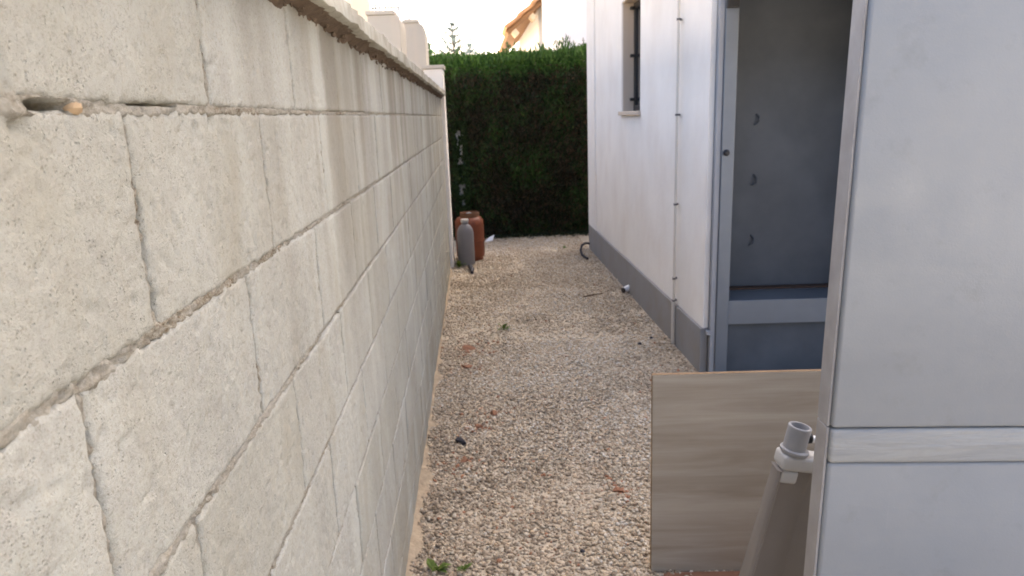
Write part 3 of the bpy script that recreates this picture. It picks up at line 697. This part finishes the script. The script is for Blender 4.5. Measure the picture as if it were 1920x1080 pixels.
# hoses, scraps and twig
mb = MB(); mb.tube([(.02, -.17, .012), (.005, -.08, .014), (-.01, .0, .02), (-.018, .05, .06), (0, .075, .11), (.04, .08, .13), (.085, .075, .125)], .013, 10)
o = mb.build('hose', 'hose', None, True); o.location = (1.10, 7.42, .01); tag(o, 'dark bent hose end curling from the far foot of the house wall', 'hose')
mb = MB(); mb.tube([(.01, -.14, .012), (.012, -.05, .02), (-.004, .03, .035), (-.022, .1, .03)], [.014, .022, .024, .016], 10)
o = mb.build('hose', 'hose', None, True); o.location = (-.09, 6.98, .008); tag(o, 'short dark hose scrap lying in front of the grey canister', 'hose')
dr = empty('drain_outlet', (1.235, 5.80, .035), 0, 'small white drain outlet with dark mouth at the foot of the house plinth', 'drain')
mb = MB(); mb.tube([(.02, .02, .012), (-.035, -.01, .0)], .026, 14); mb.build('pipe_end', 'white_plastic', dr, True)
mb = MB(); mb.tube([(-.0352, -.0102, .0), (-.045, -.016, -.003)], .0235, 14); mb.build('mouth', 'black_plastic', dr, True)  # solid black plug, the pipe's dark inside put into the colour
mb = MB(); mb.tube([(-.09, -.03, .012), (0, 0, .02), (.09, .05, .014)], [.004, .006, .003], 6)
o = mb.build('twig', 'twig', None, True); o.location = (.93, 5.72, .006); tag(o, 'short dark twig on the gravel left of the drain outlet', 'twig')
mb = MB(); mb.add([(-.04, 0, 0), (.05, -.01, .01), (.075, .01, .075), (.01, .02, .045), (-.04, .012, .004), (.05, .004, .014), (.072, .022, .078), (.008, .032, .047)], [(0, 1, 2, 3), (7, 6, 5, 4), (0, 4, 5, 1), (1, 5, 6, 2), (2, 6, 7, 3), (3, 7, 4, 0)])
o = mb.build('plastic_scrap', 'white_plastic', None, bevel=.002); o.location = (.12, 8.62, .01); tag(o, 'white plastic scrap on the gravel right of the orange gas bottle', 'scrap')

# ------------------------------------------------------------------ beyond the wall and hedge
def pillar(name, loc, w, d, h, cham, label):
    p_ = empty(name, loc, 0, label, 'pillar', 'cream pillars behind the block wall')
    mb = MB(); mb.prism([(-w/2, -.05), (w/2, -.05), (w/2, h-cham*1.9), (w/2-cham*.25, h-cham*.8), (w/2-cham, h-.032), (-w/2, h-.032)], 0, d); mb.build('shaft', 'cream_render', p_, bevel=.006)
    mb = MB(); mb.box(-w/2-.012, -.012, h-.03, w/2-cham+.01, d+.012, h); mb.build('cap', 'cream_render', p_, bevel=.004)
pillar('garden_pillar', (-.675, 6.1, 0), .255, .5, 2.345, .05, 'wider cream pillar behind the block wall, left of its neighbour')
pillar('garden_pillar', (-.525, 7.35, 0), .20, .45, 2.43, .065, 'narrower cream pillar with rounded shoulder above the far end of the wall')
# neighbouring house, upper left, with balcony
nb = empty('neighbour_house', (-4.5, 17, 0), 0, 'sunlit cream house with railed balcony above the block wall at top left', 'house'); NO = Vector(nb.location)
def nbx(x0, y0, z0, x1, y1, z1, mb): mb.box(x0-NO.x, y0-NO.y, z0-NO.z, x1-NO.x, y1-NO.y, z1-NO.z)
mb = MB(); nbx(-9, 15.2, 0, -1.93, 21, 6.4, mb); mb.build('wall', 'sunny_cream', nb)
mb = MB(); nbx(-1.929, 15.3, 3.42, -1.36, 18.5, 3.60, mb); mb.build('balcony_slab', 'far_white', nb, bevel=.01)
for yy in np.linspace(15.33, 18.4, 9):
    mb = MB(); nbx(-1.40, yy, 3.6, -1.375, yy+.025, 4.5, mb); mb.build('baluster', 'galvanised', nb)
for i in range(4):
    xx = -1.9+i*.125; mb = MB(); nbx(xx, 15.33, 3.6, xx+.02, 15.35, 4.5, mb); mb.build('baluster', 'galvanised', nb)
mb = MB(); nbx(-1.92, 15.32, 3.66, -1.37, 15.36, 3.69, mb); nbx(-1.41, 15.36, 3.66, -1.37, 18.44, 3.69, mb); mb.build('bottom_rail', 'galvanised', nb)
mb = MB(); nbx(-1.92, 15.31, 4.5, -1.36, 15.37, 4.54, mb); nbx(-1.42, 15.37, 4.5, -1.36, 18.45, 4.54, mb); mb.build('handrail', 'galvanised', nb)
mb = MB(); nbx(-9.3, 14.9, 6.4, -1.6, 21.3, 6.55, mb); mb.build('roof', 'roof_tile', nb)
mb = MB(); nbx(-1.9289, 16.0, 3.62, -1.90, 17.0, 5.7, mb); mb.build('door', 'glass', nb)

# wall beyond the hedge
bw = MB(); bw.box(-3.5, 10.25, 0, 9, 10.45, 2.24); bw.box(-3.5, 10.22, 2.242, 9, 10.48, 2.29)
o = bw.build('garden_wall', 'warm_stone', None); tag(o, 'tan garden wall showing just above the hedge top', 'wall')

# tile-roofed house
th = empty('tiled_house', (4, 21, 0), 0, 'white house with brown barrel-tiled verge above the hedge', 'house'); TO = Vector(th.location)
mb = MB(); mb.prism([(1.72-TO.x, 0), (9-TO.x, 0), (9-TO.x, 4.6), (5.4-TO.x, 7.0), (1.72-TO.x, 4.0)], 18.5-TO.y, 26-TO.y); mb.build('wall', 'far_white', th)
sl = math.atan2(.58, .72); ca, sa = math.cos(sl), math.sin(sl)
def rp(u, v): return (.98-TO.x+u*ca-v*sa, 3.42+u*sa+v*ca)     # along slope u, normal v
mb = MB(); mb.prism([rp(-.05, -.02), rp(5.6, -.02), rp(5.6, .07), rp(-.05, .07)], 18.0-TO.y, 26.4-TO.y); mb.build('roof', 'wood_soffit', th)
for j in range(9):                            # rows of barrel tiles from the verge inwards
    for i in range(10):
        u0, u1 = i*.42, i*.42+.46; mb = MB(); vs, fs = [], []
        for uu, rr_, lift in ((u0, .105, .03), (u1, .085, .0)):
            for a in range(7):
                an = math.pi*a/6; x, z = rp(uu, .075+lift+rr_*math.sin(an)); vs.append((x, 18.05-TO.y+j*.2+rr_*math.cos(an), z))
        fs = [(a, a+1, a+8, a+7) for a in range(6)]+[tuple(range(7))]; mb.add(vs, fs); mb.build('tile', 'roof_tile', th)
for i in range(7):
    x, z = rp(.1+i*.55, -.10); mb = MB(); mb.prism([rp(.05+i*.55, -.16), rp(.17+i*.55, -.16), rp(.17+i*.55, -.022), rp(.05+i*.55, -.022)], 18.02-TO.y, 18.5-TO.y); mb.build('rafter_end', 'warm_stone', th)
# plain white house behind the corner of the near house
wh = empty('white_house', (5, 15, 0), 0, 'plain white house wall seen beside the near house corner above the hedge', 'house')
mb = MB(); mb.box(1.76-5, -1, 0, 8, 3, 10.4); mb.build('wall', 'far_white', wh)  # height beyond view added so the wall keeps sun off the passage
mb = MB(); mb.box(1.6-5, -1.2, 10.4, 8.2, 3.2, 10.55); mb.build('roof', 'roof_tile', wh)

# trees
def norfolk(loc, h, rbase, label, tiers, seed):
    t_ = empty('pine_tree', loc, 0, label, 'tree', 'slender pines beyond the hedge'); rr = np.random.default_rng(seed)
    mb = MB(); mb.tube([(0, 0, 0), (0, 0, h*.5), (.0, 0, h*.98)], [.14, .08, .012], 8); mb.build('trunk', 'bark', t_, True)
    Vs, Fs, Ts = [], [], []; off = 0; bv = MB()
    for i in range(tiers):
        f = (i/(tiers-1))**.9; z = h*(.16+.80*f); L = rbase*(1-f)**.85+.10; nb_ = 6
        for b in range(nb_):
            a = 6.283*b/nb_+rr.uniform(-.25, .25)+i*.5; up_ = .20+.25*f
            pts = [Vector((math.cos(a)*L*q_, math.sin(a)*L*q_, z+L*(up_*q_+.25*q_*q_))) for q_ in (0, .35, .7, 1)]
            bv.tube(pts, [.022, .016, .01, .005], 5)
            n = int(34*L)+14; q_ = rr.random(n)**.8; P = np.stack([np.cos(a)*L*q_, np.sin(a)*L*q_, z+L*(up_*q_+.25*q_*q_)], -1)+rr.normal(0, .045, (n, 3))
            N = np.stack([np.cos(a)+rr.normal(0, .6, n), np.sin(a)+rr.normal(0, .6, n), .5+rr.normal(0, .5, n)], -1)
            V, F, T = leaf_quads(P, N, .17, .28, rr.random(n)); Vs.append(V); Fs.append(F+off); Ts.append(T); off += len(V)
    bv.build('branches', 'bark', t_)
    c_ = link('crown', npmesh('crown', np.concatenate(Vs), np.concatenate(Fs), 'conifer_leaf', np.concatenate(Ts)), t_); c_['kind'] = 'stuff'
norfolk((-.84, 40, 0), 6.5, 2.7, 'tall tiered blue-green pine rising above the far end of the wall', 15, 3)
norfolk((.02, 42, 0), 5.55, 1.5, 'smaller pine peeping over the hedge right of the tall one', 13, 5)
def bush(name, loc, rx, rz, n, label, cat, sz=.07, mat='bush_leaf', seed=1, grp=None):
    t_ = empty(name, loc, 0, label, cat, grp); rr = np.random.default_rng(seed)
    mb = MB(); mb.tube([(0, 0, 0), (.01, 0, rz*.8), (0, .01, rz*1.6)], [.05, .035, .01], 8); mb.build('trunk', 'bark', t_, True)
    d = rr.normal(size=(n, 3)); d /= np.linalg.norm(d, axis=1, keepdims=True); r_ = rr.random(n)**.4*(1+.22*fbm(d[:, 0]*2.5, d[:, 1]*2.5, d[:, 2]*2.5, seed))
    P = d*r_[:, None]*np.array([rx, rx, rz]); P[:, 2] += rz; N = d+rr.normal(0, .5, (n, 3))+np.array([0, 0, .5])
    V, F, T = leaf_quads(P, N, sz, .4, rr.random(n)); c_ = link('crown', npmesh('crown', V, F, mat, T), t_); c_['kind'] = 'stuff'
bush('cypress_tree', (-.80, 14, 0), .17, 1.46, 3500, 'small dark cypress beside the rounded cream pillar', 'tree', .08, seed=2)
bush('shrub', (.62, 11.9, 0), .30, 1.33, 1600, 'sparse twiggy shrub showing over the middle of the hedge', 'shrub', .08, seed=4)
bush('shrub', (-.62, 15.5, 0), .32, 1.28, 3000, 'dark shrub beyond the wall end, left of the tall pine', 'shrub', .08, seed=6)
